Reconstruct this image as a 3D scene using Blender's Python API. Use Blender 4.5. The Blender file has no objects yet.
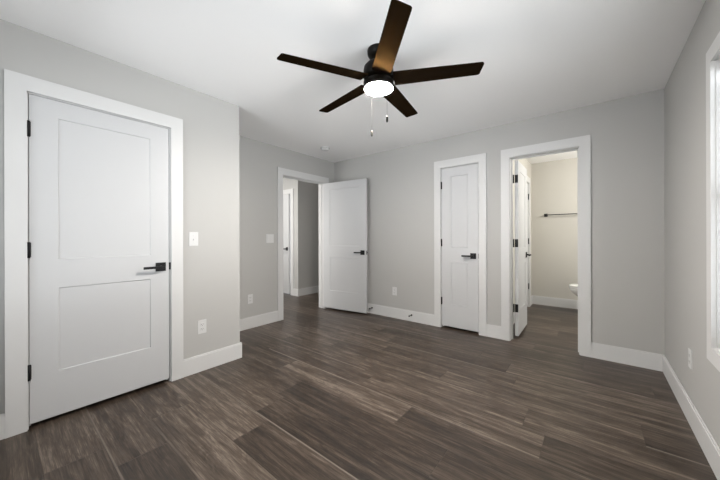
import bpy, bmesh, math, random
from mathutils import Vector, Matrix
random.seed(7)
sc = bpy.context.scene
C = sc.collection
pi = math.pi

# ------------------------------------------------------------------ camera
TH = 0.6772; FPX = 291.8; HC = 1.1642; ROLL = -0.0027
cam = bpy.data.objects.new('camera', bpy.data.cameras.new('camera'))
C.objects.link(cam); sc.camera = cam
cam.location = (0, 0, HC); cam.rotation_euler = (Matrix.Rotation(TH, 3, 'Z') @ Matrix.Rotation(pi/2, 3, 'X') @ Matrix.Rotation(ROLL, 3, 'Z')).to_euler()
cam.data.sensor_width = 36; cam.data.lens = FPX/720*36
cam.data.shift_y = -(240-237.4)/720; cam.data.clip_start = 0.02

# ------------------------------------------------------------------ world, exposure, daylight
sc.view_settings.view_transform = 'Standard'; sc.view_settings.look = 'None'
sc.view_settings.gamma = 1; sc.view_settings.exposure = 0.30
sc.view_settings.use_curve_mapping = False
w = bpy.data.worlds.new('sky'); sc.world = w; w.use_nodes = True
w.node_tree.nodes['Background'].inputs[0].default_value = (0.86, 0.93, 1.0, 1)
w.node_tree.nodes['Background'].inputs[1].default_value = 0.5

def area(name, loc, rot, sx, sy, power, col, spread=pi):
    l = bpy.data.lights.new(name, 'AREA'); l.shape = 'RECTANGLE'; l.size = sx; l.size_y = sy
    l.energy = power; l.color = col; l.spread = spread
    o = bpy.data.objects.new(name, l); o.location = loc; o.rotation_euler = rot; C.objects.link(o); return o
DAY = (0.93, 0.97, 1.0)
area('daylight_right_window', (0.80, 1.33, 1.36), (0, pi/2, 0), 1.6, 2.0, 43, DAY)
area('daylight_front_window', (-1.45, -0.72, 1.36), (pi/2, 0, 0), 2.1, 1.6, 13, DAY)
# lamps added outside each window, aimed up as ground bounce to brighten the ceiling
area('added_ceiling_fill_right', (5.2, 1.33, 0.0), (0, math.radians(103), 0), 1.6, 5.0, 270, DAY)
area('added_ceiling_fill_front', (-1.45, -5.5, 0.0), (math.radians(103), 0, 0), 5.0, 1.6, 290, DAY)
area('bathroom_vanity_light', (1.0, 4.7, 2.05), (0, math.radians(70), 0), 0.12, 0.7, 33, (1.0, 0.97, 0.90))
area('hall_ceiling_light', (-5.1, 2.7, 2.42), (0, 0, 0), 0.3, 0.3, 12, (1.0, 0.95, 0.88))
area('added_hall_fill', (-4.25, 1.25, 1.35), (pi/2, 0, 0), 1.0, 1.5, 30, (1.0, 0.97, 0.93))  # unseen lamp added to brighten the hall and the open door

# ------------------------------------------------------------------ materials
def mat(name, col, rough=0.5, metal=0.0, spec=0.5, bump=0.0, bscale=300, emis=None, estr=0):
    m = bpy.data.materials.new(name); m.use_nodes = True
    nt = m.node_tree; b = nt.nodes['Principled BSDF']
    b.inputs['Base Color'].default_value = (*col, 1); b.inputs['Roughness'].default_value = rough
    b.inputs['Metallic'].default_value = metal; b.inputs['Specular IOR Level'].default_value = spec
    if emis:
        b.inputs['Emission Color'].default_value = (*emis, 1); b.inputs['Emission Strength'].default_value = estr
    tc = nt.nodes.new('ShaderNodeTexCoord'); nz = nt.nodes.new('ShaderNodeTexNoise')
    nz.inputs['Scale'].default_value = bscale; nz.inputs['Detail'].default_value = 2
    nt.links.new(tc.outputs['Object'], nz.inputs['Vector'])
    bp = nt.nodes.new('ShaderNodeBump'); bp.inputs['Strength'].default_value = bump; bp.inputs['Distance'].default_value = 0.001
    nt.links.new(nz.outputs['Fac'], bp.inputs['Height']); nt.links.new(bp.outputs['Normal'], b.inputs['Normal'])
    return m
M_wall = mat('greige_wall_paint', (0.480, 0.476, 0.463), 0.75, spec=0.25, bump=0.15, bscale=180)
M_bath = mat('warm_beige_bathroom_paint', (0.555, 0.535, 0.490), 0.75, spec=0.25, bump=0.15, bscale=180)
M_ceil = mat('white_ceiling_paint', (0.935, 0.93, 0.925), 0.9, spec=0.1, bump=0.2, bscale=120)
M_trim = mat('white_trim_enamel', (0.655, 0.655, 0.652), 0.42, spec=0.4)
M_door = mat('white_door_enamel', (0.575, 0.58, 0.588), 0.45, spec=0.4, bump=0.05, bscale=90)
M_black = mat('matte_black_metal', (0.009, 0.009, 0.010), 0.5, 0.0, 0.3)
M_fan = mat('oil_black_fan_metal', (0.004, 0.003, 0.002), 0.42, 0.0, 0.12, bump=0.03)
def blade_mat():
    m = bpy.data.materials.new('black_fan_blade_lamp_gloss'); m.use_nodes = True; nt = m.node_tree; nt.nodes.clear()
    o = nt.nodes.new('ShaderNodeOutputMaterial'); ad = nt.nodes.new('ShaderNodeAddShader')
    d = nt.nodes.new('ShaderNodeBsdfDiffuse'); g = nt.nodes.new('ShaderNodeBsdfGlossy'); g.inputs['Roughness'].default_value = 0.40
    n = nt.nodes.new('ShaderNodeTexNoise'); n.inputs['Scale'].default_value = 60
    tc = nt.nodes.new('ShaderNodeTexCoord'); nt.links.new(tc.outputs['Object'], n.inputs['Vector'])
    mx = nt.nodes.new('ShaderNodeMixRGB'); nt.links.new(n.outputs['Fac'], mx.inputs[0])
    mx.inputs[1].default_value = (0.0045, 0.0032, 0.0022, 1); mx.inputs[2].default_value = (0.0052, 0.0037, 0.0025, 1)
    nt.links.new(mx.outputs[0], d.inputs['Color']); g.inputs['Color'].default_value = (0.014, 0.0076, 0.0025, 1)  # gold gloss tint puts the lamp's warm glow into the blade colour
    nt.links.new(d.outputs[0], ad.inputs[0]); nt.links.new(g.outputs[0], ad.inputs[1]); nt.links.new(ad.outputs[0], o.inputs[0]); return m
M_blade = blade_mat()
M_plate = mat('white_switch_plastic', (0.66, 0.66, 0.655), 0.4)
M_slot = mat('dark_plastic_slot', (0.10, 0.10, 0.10), 0.5)
M_lens = mat('glowing_frosted_lens', (0.9, 0.85, 0.75), 0.4, emis=(1.0, 0.94, 0.87), estr=530)
M_chain = mat('bronze_bead_chain', (0.007, 0.006, 0.005), 0.6, 0.0, 0.1)
M_pend = mat('dark_bronze_pull', (0.012, 0.011, 0.009), 0.45, 0.0, 0.2)
M_porc = mat('white_porcelain', (0.82, 0.82, 0.80), 0.12)
M_blind = mat('white_vinyl_blind', (0.82, 0.82, 0.80), 0.45)
M_chrome = mat('brushed_nickel', (0.45, 0.44, 0.42), 0.3, 1.0)

def glass():
    m = bpy.data.materials.new('clear_window_glass'); m.use_nodes = True; nt = m.node_tree
    nt.nodes.clear(); o = nt.nodes.new('ShaderNodeOutputMaterial'); mx = nt.nodes.new('ShaderNodeMixShader')
    t = nt.nodes.new('ShaderNodeBsdfTransparent'); g = nt.nodes.new('ShaderNodeBsdfGlossy'); g.inputs['Roughness'].default_value = 0.02
    fr = nt.nodes.new('ShaderNodeFresnel'); fr.inputs['IOR'].default_value = 1.45
    nt.links.new(fr.outputs[0], mx.inputs[0]); nt.links.new(t.outputs[0], mx.inputs[1]); nt.links.new(g.outputs[0], mx.inputs[2])
    nt.links.new(mx.outputs[0], o.inputs[0]); return m
M_glass = glass()

def floor_mat():
    m = bpy.data.materials.new('dark_oak_vinyl_plank'); m.use_nodes = True; nt = m.node_tree
    N = nt.nodes; Lk = nt.links; b = N['Principled BSDF']
    def math_(op, a, bb=None, clamp=False):
        n = N.new('ShaderNodeMath'); n.operation = op; n.use_clamp = clamp
        for i, v in enumerate((a, bb)):
            if v is None: continue
            if isinstance(v, (int, float)): n.inputs[i].default_value = v
            else: Lk.new(v, n.inputs[i])
        return n.outputs[0]
    uv = N.new('ShaderNodeUVMap'); uv.uv_map = 'plank'          # metres inside the plank
    at = N.new('ShaderNodeAttribute'); at.attribute_name = 'tone'  # r = tone, g = random seed, b = length
    sep = N.new('ShaderNodeSeparateColor'); Lk.new(at.outputs['Color'], sep.inputs[0])
    su = N.new('ShaderNodeSeparateXYZ'); Lk.new(uv.outputs[0], su.inputs[0])
    tone, seed = sep.outputs[0], sep.outputs[1]
    def grain(sx, sy, detail, dist, off):
        cmb = N.new('ShaderNodeCombineXYZ')
        Lk.new(math_('MULTIPLY', su.outputs[0], sx), cmb.inputs[0])
        Lk.new(math_('MULTIPLY', su.outputs[1], sy), cmb.inputs[1])
        Lk.new(math_('ADD', math_('MULTIPLY', seed, 57.0), off), cmb.inputs[2])
        n = N.new('ShaderNodeTexNoise'); n.inputs['Scale'].default_value = 1; n.inputs['Detail'].default_value = detail
        n.inputs['Roughness'].default_value = 0.68; n.inputs['Distortion'].default_value = dist
        Lk.new(cmb.outputs[0], n.inputs['Vector']); return n.outputs['Fac']
    broad = grain(0.8, 14, 4, 0.6, 0)
    fine = grain(3.2, 110, 6, 0.8, 11)
    hair = grain(9, 420, 3, 0.2, 23)
    blot = grain(3.5, 20, 4, 1.2, 31)
    v = math_('ADD', math_('MULTIPLY', math_('SUBTRACT', broad, 0.5), 1.25), math_('MULTIPLY', math_('SUBTRACT', fine, 0.5), 0.95))
    v = math_('ADD', v, math_('MULTIPLY', math_('SUBTRACT', hair, 0.5), 0.8))
    v = math_('ADD', v, math_('MULTIPLY', math_('SUBTRACT', blot, 0.5), 1.0))
    v = math_('ADD', math_('MULTIPLY', math_('SUBTRACT', tone, 0.5), 0.50), v)
    v = math_('ADD', v, 0.5, True)
    cr = N.new('ShaderNodeValToRGB'); Lk.new(v, cr.inputs[0])
    e = cr.color_ramp.elements
    e[0].position = 0.0; e[0].color = (0.014, 0.0100, 0.0078, 1)
    e[1].position = 1.0; e[1].color = (0.187, 0.150, 0.121, 1)
    for p, c in ((0.35, (0.037, 0.0256, 0.0182, 1)), (0.65, (0.079, 0.0585, 0.0440, 1))):
        x = e.new(p); x.color = c
    # bevelled plank edges
    W = 0.2348
    du = math_('MINIMUM', su.outputs[0], math_('SUBTRACT', sep.outputs[2], su.outputs[0]))
    dv = math_('MINIMUM', su.outputs[1], math_('SUBTRACT', W, su.outputs[1]))
    dd = math_('MINIMUM', du, dv)
    g = math_('MULTIPLY', dd, 1/0.0035, True)
    gr = N.new('ShaderNodeMixRGB'); gr.blend_type = 'MIX'
    Lk.new(math_('ADD', math_('MULTIPLY', g, 0.45), 0.55, True), gr.inputs[0]); gr.inputs[1].default_value = (0.035, 0.027, 0.022, 1)
    # bevel highlight painted into the colour as a pale strip along each long edge
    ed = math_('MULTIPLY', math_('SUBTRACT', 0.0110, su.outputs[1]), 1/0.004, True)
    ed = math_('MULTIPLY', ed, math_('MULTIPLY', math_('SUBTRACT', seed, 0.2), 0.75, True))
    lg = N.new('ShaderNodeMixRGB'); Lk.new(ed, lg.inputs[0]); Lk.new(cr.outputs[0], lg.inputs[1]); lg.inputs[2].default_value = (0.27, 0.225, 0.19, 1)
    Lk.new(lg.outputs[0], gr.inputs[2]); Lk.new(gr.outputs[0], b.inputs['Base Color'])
    rr = math_('ADD', math_('MULTIPLY', fine, 0.16), 0.27); Lk.new(rr, b.inputs['Roughness'])
    b.inputs['Specular IOR Level'].default_value = 0.42
    h = math_('ADD', math_('MULTIPLY', g, 1.0), math_('MULTIPLY', fine, 0.35))
    bp = N.new('ShaderNodeBump'); bp.inputs['Strength'].default_value = 0.35; bp.inputs['Distance'].default_value = 0.0015
    Lk.new(h, bp.inputs['Height']); Lk.new(bp.outputs[0], b.inputs['Normal'])
    return m
M_floor = floor_mat()

# ------------------------------------------------------------------ helpers
def bx(bm, a, b, mi=0, bev=0.0):
    """axis-aligned box between corners a and b"""
    x0, y0, z0 = [min(p, q) for p, q in zip(a, b)]; x1, y1, z1 = [max(p, q) for p, q in zip(a, b)]
    t = bmesh.new()
    v = [t.verts.new((x, y, z)) for x in (x0, x1) for y in (y0, y1) for z in (z0, z1)]
    for f in ((0,1,3,2), (4,6,7,5), (0,4,5,1), (2,3,7,6), (0,2,6,4), (1,5,7,3)): t.faces.new([v[i] for i in f])
    bmesh.ops.recalc_face_normals(t, faces=t.faces)
    if bev: bmesh.ops.bevel(t, geom=t.edges[:], offset=bev, segments=2, profile=0.7, affect='EDGES')
    merge(bm, t, mi)
def merge(bm, t, mi=0, M=None):
    if M is not None: t.transform(M)
    mp = {v: bm.verts.new(v.co) for v in t.verts}
    for f in t.faces:
        try: nf = bm.faces.new([mp[v] for v in f.verts])
        except ValueError: continue
        nf.material_index = mi; nf.smooth = f.smooth
    t.free()
def lathe(bm, prof, c=(0,0,0), axis='Z', n=32, mi=0):
    """prof = [(r, z)...]"""
    t = bmesh.new(); rings = []
    for r, z in prof:
        if r < 1e-6: rings.append([t.verts.new((0, 0, z))])
        else: rings.append([t.verts.new((r*math.cos(2*pi*i/n), r*math.sin(2*pi*i/n), z)) for i in range(n)])
    for A, B in zip(rings, rings[1:]):
        for i in range(n):
            j = (i+1) % n
            if len(A) == 1 and len(B) == 1: continue
            if len(A) == 1: f = t.faces.new((A[0], B[i], B[j]))
            elif len(B) == 1: f = t.faces.new((A[i], B[0], A[j]))
            else: f = t.faces.new((A[i], B[i], B[j], A[j]))
            f.smooth = True
    if len(rings[0]) > 1: t.faces.new(rings[0])
    if len(rings[-1]) > 1: t.faces.new(rings[-1])
    bmesh.ops.recalc_face_normals(t, faces=t.faces)
    R = {'Z': Matrix(), 'X': Matrix.Rotation(pi/2, 4, 'Y'), 'Y': Matrix.Rotation(-pi/2, 4, 'X')}[axis]
    merge(bm, t, mi, Matrix.Translation(c) @ R)
def rod(bm, a, b, r, n=16, mi=0):
    a = Vector(a); b = Vector(b); L = (b-a).length
    t = bmesh.new(); bmesh.ops.create_cone(t, cap_ends=True, segments=n, radius1=r, radius2=r, depth=L)
    for f in t.faces: f.smooth = len(f.verts) == 4
    q = (b-a).to_track_quat('Z', 'Y').to_matrix().to_4x4()
    merge(bm, t, mi, Matrix.Translation((a+b)/2) @ q)
def obj(name, bm, mats, parent=None, loc=None, rotz=0):
    me = bpy.data.meshes.new(name); bm.normal_update(); bm.to_mesh(me); bm.free()
    for m in (mats if isinstance(mats, (list, tuple)) else [mats]): me.materials.append(m)
    for e in me.edges: pass
    o = bpy.data.objects.new(name, me); C.objects.link(o)
    if parent: o.parent = parent
    if loc: o.location = loc
    o.rotation_euler = (0, 0, rotz)
    return o
def tag(o, label, cat, group=None, kind=None):
    o['label'] = label; o['category'] = cat
    if group: o['group'] = group
    if kind: o['kind'] = kind
    return o
def empty(name, loc=(0,0,0), rz=0, parent=None):
    o = bpy.data.objects.new(name, None); C.objects.link(o); o.location = loc; o.rotation_euler = (0,0,rz)
    o.empty_display_size = 0.1
    if parent: o.parent = parent
    return o
def B(): return bmesh.new()

# ------------------------------------------------------------------ dimensions of the place
H = 2.44; T = 0.12
XL = -2.689; XR = -3.459; YB = 3.607; XW = 0.470; YC = 1.476; YF = -0.42
BX0, BX1, BY1 = -0.86, 1.10, 5.86      # bathroom
HX = -4.585; HY = 3.74                  # hall corner
OH = 2.045                              # height of door openings (rough)
D1 = (0.119, 0.8765)     # closet door opening on left wall (Y)
D2 = (2.5475, 3.3605)     # doorway to hall (Y)
D3 = (-1.547, -1.083)   # narrow closet (X)
D4 = (-0.738, -0.123)   # bathroom (X)

# ------------------------------------------------------------------ structure
def wall_boxes(bm, axis, p0, p1, s0, s1, opens, z1=H):
    """wall slab between p0..p1 (thickness) running s0..s1 with openings [(a,b,zlo,zhi)]"""
    def put(a, b, za, zb):
        if b-a < 1e-4 or zb-za < 1e-4: return
        if axis == 'Y': bx(bm, (p0, a, za), (p1, b, zb))
        else: bx(bm, (a, p0, za), (b, p1, zb))
    cur = s0
    for a, b, zl, zh in sorted(opens):
        put(cur, a, 0, z1); put(a, b, 0, zl); put(a, b, zh, z1); cur = b
    put(cur, s1, 0, z1)
def wall(name, label, axis, p0, p1, s0, s1, opens=(), m=M_wall):
    bm = B(); wall_boxes(bm, axis, p0, p1, s0, s1, opens)
    return tag(obj(name, bm, m), label, 'wall', kind='structure')

# plank floor: every board is a face with its own tone
PW = 0.2348; PL = 1.22; Y0 = 0.608
bm = B(); uvl = bm.loops.layers.uv.new('plank'); cl = bm.loops.layers.float_color.new('tone')
joints = {0: -2.22, 4: -0.98, 7: -1.0, 1: -1.62, 2: -0.55, 3: -1.85, 5: -1.45, 6: -0.35, 8: -1.72, 9: -0.6, -1: -1.9, -2: -0.9, 10: -2.1, 11: -1.3, 12: -0.5}
tones = {(4, -2): 0.80, (4, -1): 0.25, (4, -3): 0.5, (0, -2): 0.72, (0, -3): 0.42, (7, -1): 0.66, (7, 0): 0.3, (7, -2): 0.42, (5, -1): 0.45, (6, -1): 0.5, (8, -1): 0.40}
for k in range(-6, 24):
    j0 = joints.get(k, random.uniform(0, PL))
    j0 = j0 - PL*math.ceil(j0/PL)      # in (-PL, 0]
    for n in range(-5, 3):
        x0 = j0 + n*PL; x1 = x0+PL; y0 = Y0+k*PW; y1 = y0+PW
        x0c = max(x0, -6.1); x1c = min(x1, 1.25); y0c = max(y0, YF-T); y1c = min(y1, 6.02)
        if x1c-x0c < 1e-4 or y1c-y0c < 1e-4: continue
        vs = [bm.verts.new((x, y, 0)) for x, y in ((x0c,y0c), (x1c,y0c), (x1c,y1c), (x0c,y1c))]
        f = bm.faces.new(vs)
        tn = random.triangular(0.1, 0.9, 0.45); sd = random.random()
        for (kk, nn), tv in tones.items():
            if kk == k:
                jj = joints[kk] if kk in joints else 0
                if kk in (4, 0) and abs(x0-(jj if nn == -1 else jj-PL if nn == -2 else jj-2*PL)) < 0.02 and kk == 4: tn = tv
                if kk == 0 and abs(x0-(jj if nn == -2 else jj-PL)) < 0.02: tn = tv
                if kk == 7 and abs(x0-(jj if nn == -1 else jj+PL if nn == 0 else jj-PL)) < 0.02: tn = tv
        for lp, (x, y) in zip(f.loops, ((x0c,y0c), (x1c,y0c), (x1c,y1c), (x0c,y1c))):
            lp[uvl].uv = (x-x0, y-y0); lp[cl] = (tn, sd, PL, 1)
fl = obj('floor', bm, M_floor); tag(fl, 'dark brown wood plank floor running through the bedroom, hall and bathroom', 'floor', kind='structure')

bm = B(); bx(bm, (-6.1, YF-T, H), (1.25, 6.02, H+0.1))
tag(obj('ceiling', bm, M_ceil), 'flat white painted ceiling above the empty bedroom', 'ceiling', kind='structure')

WZ0, WZ1 = 0.60, 2.045
WY0, WY1 = 0.38, 2.242
wall('wall_left', 'greige left wall that holds the wide closed closet door', 'Y', XL-T, XL, YF, YC, [(D1[0]-.02, D1[1]+.02, 0, OH+.01)])
wall('wall_return', 'short greige return wall where the left closet bump ends', 'X', YC-T, YC, XR, XL-T)
wall('wall_hall_side', 'greige recessed wall that holds the doorway to the hall', 'Y', XR-T, XR, YF, BY1, [(D2[0]-.02, D2[1]+.02, 0, OH+.01)])
wall('wall_back', 'greige back wall with the narrow closet door and the bathroom doorway', 'X', YB, YB+T, XR, 1.10,
     [(D3[0]-.02, D3[1]+.02, 0, OH+.01), (D4[0]-.02, D4[1]+.02, 0, OH+.01)])
wall('wall_right', 'greige right wall that holds the bright window', 'Y', XW, XW+T, YF, YB, [(WY0, WY1, WZ0, WZ1)])
wall('wall_front', 'greige wall behind the camera with a window', 'X', YF-T, YF, XR, 1.25, [(-2.45, -0.45, WZ0, WZ1)])
wall('wall_bath_left', 'bathroom left wall behind the open bathroom door', 'Y', BX0-T, BX0, YB+T, BY1, [(4.76, 5.56, 0, OH+.01)], M_bath)
wall('wall_bath_back', 'beige bathroom back wall that carries the towel bar', 'X', BY1, BY1+T, BX0-T-1.0, 1.25, (), M_bath)
wall('wall_bath_right', 'beige bathroom right wall hidden beyond the doorway', 'Y', BX1, BX1+T, YB, BY1, (), M_bath)
wall('wall_hall_far', 'hall wall with the white door seen through the doorway', 'X', HY, HY+T, -6.1, HX, [(-5.62, -4.79, 0, OH+.01)])
wall('wall_hall_corner', 'shaded hall wall past the corner beyond the doorway', 'Y', HX-T, HX, HY+T, BY1)
wall('wall_hall_end', 'hall end wall out of sight on the left', 'Y', -6.1, -6.0, 1.5, HY)
wall('wall_hall_near', 'hall wall out of sight near the left', 'X', 1.38, 1.5, -6.1, XR-T, [(-4.8, -3.75, .6, 2.05)])  # opening added so the unseen hall lamp can shine in
wall('wall_hall_back', 'hall wall at the far end past the corner', 'X', BY1, BY1+T, -4.7, XR)
wall('wall_closet_back', 'inner wall at the back of the narrow closet', 'X', 4.5, 4.62, -2.4, BX0-T)
wall('wall_closet_side', 'inner side wall of the narrow closet', 'Y', -2.4, -2.28, YB+T, 4.5)

# baseboards
BH = 0.145; BT = 0.015
def base(name, label, segs):
    bm = B()
    for a, b in segs:       # a, b = footprint corners
        bx(bm, (*a, 0), (*b, BH-0.012)); 
        # eased top edge
        t = 0.0035
        ax, bx_ = sorted((a[0], b[0])); ay, by = sorted((a[1], b[1]))
        bx(bm, (ax+ (t if bx_-ax < .03 else 0), ay+(t if by-ay < .03 else 0), BH-0.012), (bx_-(t if bx_-ax < .03 else 0), by-(t if by-ay < .03 else 0), BH))
    return tag(obj(name, bm, M_trim), label, 'baseboard', kind='structure')
CW = 0.087; RL = 0.005; RR = 0.008
c1 = (D1[0]-RL-CW, D1[1]+RR+CW); c2 = (D2[0]-RL-CW, D2[1]+RR+CW)
c3 = (D3[0]-RL-CW, D3[1]+RR+CW); c4 = (D4[0]-RL-CW, D4[1]+RR+CW)
base('baseboard_left', 'tall white baseboard along the left wall beside the closet door', [((XL, YF), (XL+BT, c1[0])), ((XL, c1[1]), (XL+BT, YC+BT)), ((XR, YC), (XL, YC+BT))])
base('baseboard_hall_side', 'white baseboard under the double switch plate wall', [((XR, YC+BT), (XR+BT, c2[0])), ((XR, c2[1]), (XR+BT, YB))])
base('baseboard_back', 'white baseboard along the back wall between the doors', [((XR+BT, YB-BT), (c3[0], YB)), ((c3[1], YB-BT), (c4[0], YB)), ((c4[1], YB-BT), (XW, YB))])
base('baseboard_right', 'white baseboard below the window on the right wall', [((XW-BT, YF), (XW, YB-BT))])
base('baseboard_bath', 'white baseboard around the bathroom walls', [((BX0, BY1-BT), (BX1, BY1)), ((BX0, YB+T), (BX0+BT, 4.68)), ((BX0, 5.64), (BX0+BT, BY1-BT))])
base('baseboard_hall', 'white baseboard around the hall corner beyond the doorway', [((-4.715, HY-BT), (HX+BT, HY)), ((HX, HY), (HX+BT, BY1)), ((-6.0, HY-BT), (-5.69, HY))])

# ------------------------------------------------------------------ doors
LZ0, LZ1 = 0.027, 2.0465
def leaf_bm(w, th=0.035, stile=0.125):
    """two-panel shaker leaf, x 0..w, y 0..th, z LZ0..LZ1"""
    bm = bmesh.new()
    xs = [0, stile, w-stile, w]; zs = [LZ0, 0.312, 0.845, 1.03, 1.935, LZ1]
    for y, dr in ((0, 1), (th, -1)):
        for i in range(3):
            for j in range(5):
                a, b, c, d = xs[i], xs[i+1], zs[j], zs[j+1]
                q = [(a, y, c), (b, y, c), (b, y, d), (a, y, d)]
                if i == 1 and j in (1, 3):
                    e1, dp = 0.004, 0.006
                    # steep cut edge, then flat recess
                    r1 = [(a+e1, y+dr*dp, c+e1), (b-e1, y+dr*dp, c+e1), (b-e1, y+dr*dp, d-e1), (a+e1, y+dr*dp, d-e1)]
                    V0 = [bm.verts.new(p) for p in q]; V1 = [bm.verts.new(p) for p in r1]
                    for k in range(4): bm.faces.new((V0[k], V0[(k+1)%4], V1[(k+1)%4], V1[k]))
                    bm.faces.new(V1)
                else: bm.faces.new([bm.verts.new(p) for p in q])
    z0, z1 = LZ0, LZ1
    for q in ([(0,0,z0),(0,th,z0),(0,th,z1),(0,0,z1)], [(w,0,z0),(w,th,z0),(w,th,z1),(w,0,z1)],
              [(0,0,z0),(w,0,z0),(w,th,z0),(0,th,z0)], [(0,0,z1),(w,0,z1),(w,th,z1),(0,th,z1)]):
        bm.faces.new([bm.verts.new(p) for p in q])
    bmesh.ops.remove_doubles(bm, verts=bm.verts, dist=1e-5)
    bmesh.ops.recalc_face_normals(bm, faces=bm.faces)
    return bm
def handle_bm(side, y, x, dirx):
    """square rose and flat lever; side = -1 towards -y"""
    bm = B(); z = 0.935
    bx(bm, (x-.034, y, z-.034), (x+.034, y+side*.009, z+.034), bev=.0015)
    rod(bm, (x, y+side*.009, z), (x, y+side*.052, z), 0.0105)
    bx(bm, (x-dirx*.012, y+side*.046, z-.010), (x+dirx*.125, y+side*.057, z+.009), bev=.002)
    return bm
HZ = (0.345, 1.093, 1.833)
def casing_bm(w0, w1, y, side, zt=2.150):
    """flat casing boards; local x along wall, y = wall face, side = outwards"""
    bm = B(); th = .018; zc = 2.056
    bx(bm, (w0-RL-CW, y, 0), (w0-RL, y+side*th, zc))
    bx(bm, (w1+RR, y, 0), (w1+RR+CW, y+side*th, zc))
    bx(bm, (w0-RL-CW, y, zc), (w1+RR+CW, y+side*th, zt))
    return bm
def jamb_bm(w0, w1, y0, y1, stop=None):
    bm = B(); zt = 2.054; t = .0185
    bx(bm, (w0-t, y0, 0), (w0, y1, zt)); bx(bm, (w1, y0, 0), (w1+t, y1, zt)); bx(bm, (w0-t, y0, zt-.004), (w1+t, y1, zt+.0135))
    if stop:
        a, b = stop; s = .011
        bx(bm, (w0, a, 0), (w0+s, b, zt-.004)); bx(bm, (w1-s, a, 0), (w1, b, zt-.004)); bx(bm, (w0+s, a, zt-.004-s), (w1-s, b, zt-.004))
    return bm
def hinges_closed(door, x, y, side):
    for z in HZ:
        bm = B()
        rod(bm, (x, y+side*.005, z-.046), (x, y+side*.005, z+.046), 0.0068, 12)
        for dz in (-.048, .046): lathe(bm, [(0.0, 0), (.0075, 0), (.0075, .002), (.0, .004)], (x, y+side*.005, z+dz-.001), n=12)
        bx(bm, (x-.010, y+side*.0012, z-.044), (x+.010, y-side*.001, z+.044))
        obj('hinge', bm, M_black, door)

# every door: local x along its wall, local y = 0 on the wall face seen from the bedroom, +y into the wall
def door(name, label, loc, rz, w, depth, closed=True, hinge='lo', ang=0.0, swing='room', stop=None, casings=(1,)):
    d = empty(name, loc, rz); tag(d, label, 'door', kind='structure')
    obj('door_frame', jamb_bm(0, w, 0, depth, stop), M_trim, d)
    if 1 in casings: obj('casing', casing_bm(0, w, 0, -1), M_trim, d)
    if 2 in casings: obj('casing', casing_bm(0, w, depth, 1), M_trim, d)
    return d
# left closet (wall face X = XL, local x runs along +Y, into-wall = -X): rz = +90deg gives x->+Y, y->-X
d1 = door('door_1', 'wide white two-panel closet door standing closed in the left wall', (XL, D1[0], 0), pi/2, D1[1]-D1[0], T, stop=(.047, .06))
g = 0.0035
W1 = D1[1]-D1[0]-g-.0035
lf = obj('door_leaf', leaf_bm(W1), M_door, d1, (g, 0.003, 0))
obj('handle', handle_bm(-1, 0, W1-.058, -1), M_black, lf)['label'] = 'black square lever handle'
hinges_closed(d1, g-.002, 0.0, -1)
bm = B(); bx(bm, (W1+g+.0015, -.0010, .908), (W1+g+.0125, .012, .966)); obj('strike_plate', bm, M_black, d1)

# doorway to the hall
d2 = door('door_2', 'white two-panel bedroom door swung wide open beside the hall doorway', (XR, D2[0], 0), pi/2, D2[1]-D2[0], T, stop=(.047, .06), casings=(1, 2))
W2 = 0.803
p = empty('leaf_pivot')  # temporary frame of the open leaf
bpy.data.objects.remove(p)
# hinge at local x = w-0.006, room side; leaf open 96.6 degrees: runs towards the room
hx, hy = D2[1]-D2[0]-.008, .000
a = -pi/2 + math.radians(7.6)      # direction of leaf from hinge, in door-local frame (local -y = into the room)
lf2 = obj('door_leaf', leaf_bm(W2), M_door, d2, (hx, hy, 0), a)
obj('handle', handle_bm(-1, 0, W2-.062, -1), M_black, lf2)['label'] = 'black square lever handle'
obj('handle', handle_bm(1, .035, W2-.062, -1), M_black, lf2)['label'] = 'black square lever handle'
bm = B(); bx(bm, (W2-.001, .006, .905), (W2+.0012, .029, .965)); bx(bm, (W2, .012, .928), (W2+.011, .023, .945)); obj('latch', bm, M_black, lf2)
for z in HZ:
    bm = B(); rod(bm, (-.001, .039, z-.045), (-.001, .039, z+.045), .0065, 12); bx(bm, (-.0012, .003, z-.044), (.0005, .037, z+.044)); obj('hinge', bm, M_black, lf2)

# narrow closet in the back wall (face Y = YB, x -> +X, into wall +Y): rz 0
d3 = door('door_3', 'narrow white two-panel closet door standing closed in the back wall', (D3[0], YB, 0), 0, D3[1]-D3[0], T, stop=(.047, .06))
W3 = D3[1]-D3[0]-g-.0035
lf3 = obj('door_leaf', leaf_bm(W3, stile=0.122), M_door, d3, (g, 0.003, 0))
obj('handle', handle_bm(-1, 0, W3-.058, -1), M_black, lf3)['label'] = 'black square lever handle'
hinges_closed(d3, g-.002, 0.0, -1)
bm = B(); bx(bm, (W3+g+.002, -.0010, .908), (W3+g+.0115, .012, .966)); obj('strike_plate', bm, M_black, d3)

# bathroom door, hinged on the left at the bathroom side, open 90 degrees into the bathroom
d4 = door('door_4', 'white bathroom door opened inwards along the left side of its doorway', (D4[0], YB, 0), 0, D4[1]-D4[0], T, stop=(.070, .083), casings=(1, 2))
W4 = 0.602
lf4 = obj('door_leaf', leaf_bm(W4, stile=.12), M_door, d4, (0.056, T+.013, 0), math.radians(90.8))
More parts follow.
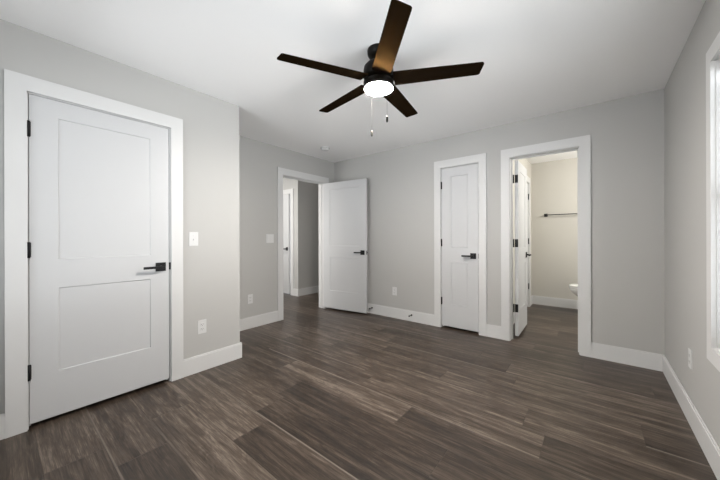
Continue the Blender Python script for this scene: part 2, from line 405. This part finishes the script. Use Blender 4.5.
# leaf local: x runs away (+Y), y (thickness) runs to -X
obj('handle', handle_bm(-1, 0, W4-.062, -1), M_black, lf4)['label'] = 'black square lever handle'
obj('handle', handle_bm(1, .035, W4-.062, -1), M_black, lf4)['label'] = 'black square lever handle'
for z in HZ:
    bm = B(); bx(bm, (-.0016, .001, z-.046), (.0002, .034, z+.046)); obj('hinge', bm, M_black, lf4)
    bm = B(); bx(bm, (.0000, T-.034, z-.046), (.0018, T, z+.046)); rod(bm, (.010, T+.010, z-.047), (.010, T+.010, z+.047), .0075, 12)
    bx(bm, (.0, T-.001, z-.046), (.012, T+.012, z+.046)); obj('hinge', bm, M_black, d4)

# linen closet door on the bathroom left wall (face X = BX0, faces +X)
d5 = door('door_5', 'white linen closet door on the bathroom left wall mostly hidden by the open bathroom door', (BX0, 4.78, 0), pi/2, .76, T, stop=(.047, .06))
lf5 = obj('door_leaf', leaf_bm(.753), M_door, d5, (.0035, .003, 0))
hinges_closed(d5, .76-.0015, 0, -1)
obj('handle', handle_bm(-1, 0, .058, 1), M_black, lf5)['label'] = 'black square lever handle'

# hall door on the far hall wall (face Y = HY faces -Y)
d6 = door('door_6', 'white door closed in the hall, half seen through the hall doorway', (-5.60, HY, 0), 0, .79, T, stop=(.062, .075))
lf6 = obj('door_leaf', leaf_bm(.778), M_door, d6, (.008, .012, 0), math.radians(-4.5))
obj('handle', handle_bm(-1, 0, 0.778-.058, -1), M_black, lf6)['label'] = 'black square lever handle'
bm = B(); bx(bm, (.7665, .008, .895), (.787, .03, .975)); obj('strike_plate', bm, M_black, d6)

# ------------------------------------------------------------------ windows
def window(name, label, loc, rz, w, cas=True):
    """local x along wall, local y into the wall (outwards of the room)"""
    d = empty(name, loc, rz); tag(d, label, 'window', kind='structure')
    bm = B(); r = .008; th = .018; z0, z1 = WZ0, WZ1; CW = .075
    for q in (((r-CW, 0, z0+r-CW), (r, -th, z1-r+CW)), ((w-r, 0, z0+r-CW), (w-r+CW, -th, z1-r+CW)), ((r, 0, z1-r), (w-r, -th, z1-r+CW)), ((r, 0, z0+r-CW), (w-r, -th, z0+r))):
        bx(bm, *q, bev=.001)
    obj('casing', bm, M_trim, d)
    bm = B(); t = .012
    bx(bm, (0, 0, z0), (t, T, z1)); bx(bm, (w-t, 0, z0), (w, T, z1)); bx(bm, (t, 0, z1-t), (w-t, T, z1)); bx(bm, (t, 0, z0), (w-t, T, z0+t))
    obj('window_frame', bm, M_trim, d)
    bm = B(); s = .045; m = w/2
    for a, b in ((t, m-.03), (m+.03, w-t)):
        for lo, hi, y in ((z0+t, (z0+z1)/2+.02, .075), ((z0+z1)/2-.02, z1-t, .092)):
            bx(bm, (a, y, lo), (a+s, y+.022, hi)); bx(bm, (b-s, y, lo), (b, y+.022, hi))
            bx(bm, (a+s, y, lo), (b-s, y+.022, lo+s)); bx(bm, (a+s, y, hi-s), (b-s, y+.022, hi))
    bx(bm, (m-.03, .055, z0+t), (m+.03, T, z1-t))
    obj('sash', bm, M_trim, d)
    for a, b in ((t, m-.03), (m+.03, w-t)):
        bm = B()
        v = [bm.verts.new(p) for p in ((a+s, .095, z0+t+s), (b-s, .095, z0+t+s), (b-s, .095, z1-t-s), (a+s, .095, z1-t-s))]
        bm.faces.new(v); obj('glass', bm, M_glass, d)
    return d
# right wall: face X = XW, outwards = +X : rz = -90 gives x -> -Y, y -> +X
window('window_1', 'bright white-cased window on the right wall at the photo edge', (XW, WY1, 0), -pi/2, WY1-WY0)
window('window_2', 'window in the wall behind the camera', (-0.45, YF, 0), pi, 2.0)

def blind(loc, rz, w, label):
    d = empty('window_blind', loc, rz); tag(d, label, 'blind')
    zt = WZ1-.014
    bm = B(); bx(bm, (0, .012, zt-.05), (w, .062, zt), bev=.002); obj('headrail', bm, M_blind, d)
    bm = B(); n = int((zt-.07-WZ0-.03)/.045)
    for i in range(n):
        z = WZ0+.05+i*.045
        t = bmesh.new(); hw = .025
        rows = []
        for kx in (0.004, w-.004):
            rows.append([t.verts.new((kx, .037-hw+hw*2*j/4, z + .003*(1-((j-2)/2)**2))) for j in range(5)])
        for j in range(4): t.faces.new((rows[0][j], rows[1][j], rows[1][j+1], rows[0][j+1]))
        for f in t.faces: f.smooth = True
        bmesh.ops.solidify(t, geom=t.faces[:], thickness=.0025)
        tilt = Matrix.Translation((0, .037, z)) @ Matrix.Rotation(math.radians(-28), 4, 'X') @ Matrix.Translation((0, -.037, -z))
        merge(bm, t, 0, tilt)
    obj('slats', bm, M_blind, d)
    bm = B(); bx(bm, (0, .014, WZ0+.014), (w, .060, WZ0+.032), bev=.002); obj('bottom_rail', bm, M_blind, d)
    bm = B()
    bm.free()
    for xx in (.12, w/2, w-.12):
        bm = B(); rod(bm, (xx, .0115, WZ0+.03), (xx, .0115, zt-.05), .0012, 6); rod(bm, (xx, .0625, WZ0+.03), (xx, .0625, zt-.05), .0012, 6)
        obj('ladder_cord', bm, M_blind, d)
blind((XW, WY1-.016, 0), -pi/2, WY1-WY0-.032, 'white horizontal slat blind inside the window on the right wall')

# ------------------------------------------------------------------ switches and outlets (local: plate in xz plane, faces -y)
def plate(bm, w, h): bx(bm, (-w/2, 0, -h/2), (w/2, -.0055, h/2), bev=.002)
def outlet(loc, rz, label):
    bm = B(); plate(bm, .072, .118)
    o = obj('wall_outlet', bm, M_plate, None, loc, rz); tag(o, label, 'outlet', 'duplex outlets low on the bedroom walls')
    for dz in (-.0195, .0195):
        bm = B(); bx(bm, (-.017, -.005, dz-.0145), (.017, -.0072, dz+.0145), bev=.002)
        bx(bm, (-.0085, -.0069, dz-.001), (-.0060, -.0078, dz+.0085), 1); bx(bm, (.0060, -.0069, dz-.001), (.0085, -.0078, dz+.0085), 1)
        lathe(bm, [(0, 0), (.0028, 0), (.0028, .0009), (0, .0009)], (0, -.0078, dz-.0075), 'Y', 10, 1)
        obj('receptacle', bm, [M_plate, M_slot], o)
    return o
outlet((XL, 1.126, .385), pi/2, 'white duplex outlet low on the left wall beside the closet door casing')
outlet((XR, 2.039, .375), pi/2, 'white duplex outlet low on the recessed wall near the hall doorway')
outlet((-2.258, YB, .384), 0, 'white duplex outlet above the baseboard between open door and narrow closet')
outlet((XW, 2.730, .395), -pi/2, 'white duplex outlet low on the right wall below the window side')
bm = B(); plate(bm, .073, .118)
sw = obj('light_switch', bm, M_plate, None, (XL, 1.059, 1.154), pi/2); tag(sw, 'white single toggle switch plate beside the closet door on the left wall', 'switch')
bm = B(); bx(bm, (-.006, -.005, -.013), (.006, -.0065, .013)); bx(bm, (-.004, -.006, -.011), (.004, -.017, -.002), bev=.001); obj('toggle', bm, M_plate, sw)
for dz in (-.03, .03):
    bm = B(); lathe(bm, [(0, 0), (.003, 0), (.003, .001), (0, .001)], (0, -.0065, dz), 'Y', 10)
    obj('screw', bm, M_plate, sw)
bm = B(); plate(bm, .118, .118)
sw = obj('light_switch', bm, M_plate, None, (XR, 2.336, 1.152), pi/2); tag(sw, 'white double rocker switch plate on the recessed wall beside the hall doorway', 'switch')
for dx in (-.023, .023):
    bm = B(); bx(bm, (dx-.0165, -.005, -.033), (dx+.0165, -.0075, .033), bev=.001); obj('rocker', bm, M_plate, sw)

# door stops on the back baseboard
def stop(x, label):
    y = YB-BT; z = .088
    bm = B(); rod(bm, (x, y, z), (x, y-.006, z), .012); rod(bm, (x, y-.006, z), (x, y-.062, z), .0045, 12)
    o = obj('door_stop', bm, M_black); tag(o, label, 'door stop', 'black rod door stops on the back baseboard')
    bm = B(); lathe(bm, [(0, 0), (.009, 0), (.010, .004), (.009, .012), (0, .014)], (x, y-.075, z), 'Y', 14); obj('bumper', bm, M_black, o)
stop(-2.655, 'black door stop on the baseboard right next to the open bedroom door edge')
stop(-1.975, 'black door stop on the baseboard nearer the narrow closet door')

# ------------------------------------------------------------------ smoke detector
sd = empty('smoke_detector', (-2.98, 2.92, H)); tag(sd, 'round white smoke detector on the ceiling above the open bedroom door', 'smoke detector')
bm = B(); lathe(bm, [(0, 0), (.064, 0), (.064, -.008), (.0, -.008)]); obj('mounting_base', bm, M_plate, sd)
bm = B(); lathe(bm, [(.0, -.008), (.058, -.008), (.057, -.026), (.048, -.037), (.02, -.040), (0, -.040)])
for i in range(24):
    a = 2*pi*i/24; bx(bm, (.0575*math.cos(a)-.002, .0575*math.sin(a)-.002, -.020), (.0575*math.cos(a)+.002, .0575*math.sin(a)+.002, -.012), 1)
obj('cover', bm, [M_plate, M_slot], sd)

# ------------------------------------------------------------------ ceiling fan
FX, FY = -1.146, 1.631
fan = empty('ceiling_fan', (FX, FY, H)); tag(fan, 'black five-blade ceiling fan with a glowing round light', 'ceiling fan')
bm = B(); lathe(bm, [(0, 0), (.074, 0), (.076, -.006), (.074, -.030), (.062, -.050), (.034, -.058), (0, -.058)], n=40); obj('canopy', bm, M_fan, fan)
bm = B(); lathe(bm, [(0, -.055), (.022, -.055), (.022, -.080), (.034, -.090), (.034, -.100), (0, -.100)], n=24); obj('downrod', bm, M_fan, fan)
bm = B(); lathe(bm, [(0, -.092), (.045, -.092), (.082, -.100), (.098, -.118), (.102, -.140), (.102, -.186), (.094, -.194), (0, -.194)], n=48); obj('motor_housing', bm, M_fan, fan)
ZB = -.206
def blade_bm():
    t = bmesh.new(); L0, L1 = .105, .668; hw0, hw1 = .063, .052; r = .016
    pts = [(L0, -hw0), (L1-r, -hw1)]
    for i in range(1, 6): a = -pi/2+i*pi/10; pts.append((L1-r+r*math.cos(a), -hw1+r+r*math.sin(a)))
    pts[-1] = (L1, -hw1+r)
    for i in range(1, 6): a = i*pi/10; pts.append((L1-.012-r+r*math.cos(a), hw1-r+r*math.sin(a)))
    pts.append((L0, hw0))
    lo = [t.verts.new((x, y, -.003)) for x, y in pts]; hi = [t.verts.new((x, y, .003)) for x, y in pts]
    t.faces.new(lo[::-1]); t.faces.new(hi)
    for i in range(len(pts)): j = (i+1) % len(pts); t.faces.new((lo[i], lo[j], hi[j], hi[i]))
    bmesh.ops.recalc_face_normals(t, faces=t.faces)
    t.transform(Matrix.Rotation(PITCH, 4, 'X')); return t
PITCH = math.radians(-11)
bl0 = None
for k in range(5):
    ang = pi/2+TH - math.radians(30.2+72*k)
    if bl0 is None:
        bl0 = obj('blade', blade_bm(), M_blade, fan)
        bm = B(); t = bmesh.new()
        v = [t.verts.new((x, y, z)) for z in (.0035, .0085) for x, y in ((.06, -.022), (.105, -.026), (.175, -.040), (.185, 0), (.175, .040), (.105, .026), (.06, .022))]
        n = 7; t.faces.new(v[:n][::-1]); t.faces.new(v[n:])
        for i in range(n): j = (i+1) % n; t.faces.new((v[i], v[j], v[j+n], v[i+n]))
        t.transform(Matrix.Rotation(PITCH, 4, 'X')); merge(bm, t); br0 = obj('blade_bracket', bm, M_fan, bl0); b = bl0; r = br0
    else:
        b = bl0.copy(); C.objects.link(b); b.parent = fan
        r = br0.copy(); C.objects.link(r); r.parent = b
    b.location = (0, 0, ZB); b.rotation_euler = (0, 0, ang)
bm = B(); lathe(bm, [(0, -.194), (.060, -.194), (.060, -.214), (.096, -.216), (.102, -.220), (.102, -.256), (.097, -.263), (0, -.263)], n=48); obj('light_housing', bm, M_fan, fan)
bm = B(); lathe(bm, [(0, -.263), (.0955, -.2635), (.096, -.265), (.093, -.269), (.080, -.274), (.05, -.278), (0, -.280)], n=48); obj('light_lens', bm, M_lens, fan)['label'] = 'glowing frosted round lens'
dv = Vector((-math.sin(TH), math.cos(TH), 0)); rv = Vector((math.cos(TH), math.sin(TH), 0))
def chain(dd, rr, z0, z1):
    p = dv*dd + rv*rr
    bm = B()
    n = int((z0-z1)/.006)
    rod(bm, (p.x, p.y, z0-H), (p.x, p.y, z1-H), .0006, 6)
    for i in range(n): 
        t = bmesh.new(); bmesh.ops.create_icosphere(t, subdivisions=1, radius=.0009); merge(bm, t, 0, Matrix.Translation((p.x, p.y, z0-H-i*.006)))
    c = obj('pull_chain', bm, M_chain, fan)
    bm = B(); lathe(bm, [(0, 0), (.004, -.002), (.0065, -.010), (.0072, -.028), (.0065, -.038), (.004, -.043), (0, -.044)], (p.x, p.y, z1-H), n=14)
    obj('pull', bm, M_pend, c)
chain(-.106, .048, 2.20, 1.95)
chain(.098, -.042, 2.19, 1.93)

# ------------------------------------------------------------------ bathroom fittings
tb = empty('towel_bar', (-.646, BY1, 1.533)); tag(tb, 'thin black towel bar on the beige bathroom back wall', 'towel bar')
for x in (0, .61):
    bm = B(); bx(bm, (x-.024, 0, -.024), (x+.024, -.008, .024), bev=.0015); bx(bm, (x-.010, -.008, -.010), (x+.010, -.072, .010), bev=.001); obj('bracket', bm, M_black, tb)
bm = B(); rod(bm, (0, -.062, 0), (.61, -.062, 0), .0075, 12); obj('bar', bm, M_black, tb)

# toilet: bowl points to -X, tank towards +X
tx, ty = 0.025, 5.40
to = empty('toilet', (tx, ty, 0)); tag(to, 'white toilet with closed lid partly hidden behind the bathroom door casing', 'toilet')
def loft(secs, n=36, cap=True):
    """secs: (cx, half length, half width, z, squareness)"""
    bm = B(); rings = []
    for cx, a, b, z in secs:
        ring = []
        for i in range(n):
            an = 2*pi*i/n; c, s = math.cos(an), math.sin(an)
            x = a*c if c < 0 else a*.82*math.copysign(abs(c)**.7, c)
            ring.append(bm.verts.new((cx+x, b*math.copysign(abs(s)**.9, s), z)))
        rings.append(ring)
    for A, Bq in zip(rings, rings[1:]):
        for i in range(n): j = (i+1) % n; bm.faces.new((A[i], A[j], Bq[j], Bq[i])).smooth = True
    bm.faces.new(rings[0]); bm.faces.new(rings[-1])
    bmesh.ops.recalc_face_normals(bm, faces=bm.faces); return bm
obj('bowl', loft([(.08, .22, .11, 0), (.08, .20, .10, .06), (.06, .19, .10, .16), (.03, .24, .135, .26), (0, .30, .175, .35), (0, .325, .185, .39), (0, .32, .18, .40)]), M_porc, to)
obj('seat', loft([(0, .325, .185, .401), (0, .332, .19, .408), (0, .332, .19, .420), (0, .322, .182, .425)]), M_porc, to)
obj('lid', loft([(0, .322, .184, .427), (0, .328, .188, .433), (0, .325, .186, .446), (0, .30, .17, .452)]), M_porc, to)
bm = B(); bx(bm, (.25, -.20, .38), (.44, .20, .74), bev=.02); obj('tank', bm, M_porc, to)
bm = B(); bx(bm, (.24, -.21, .742), (.45, .21, .775), bev=.01); obj('tank_lid', bm, M_porc, to)
bm = B(); bx(bm, (.235, .10, .66), (.25, .16, .675), bev=.002); obj('flush_lever', bm, M_chrome, to)
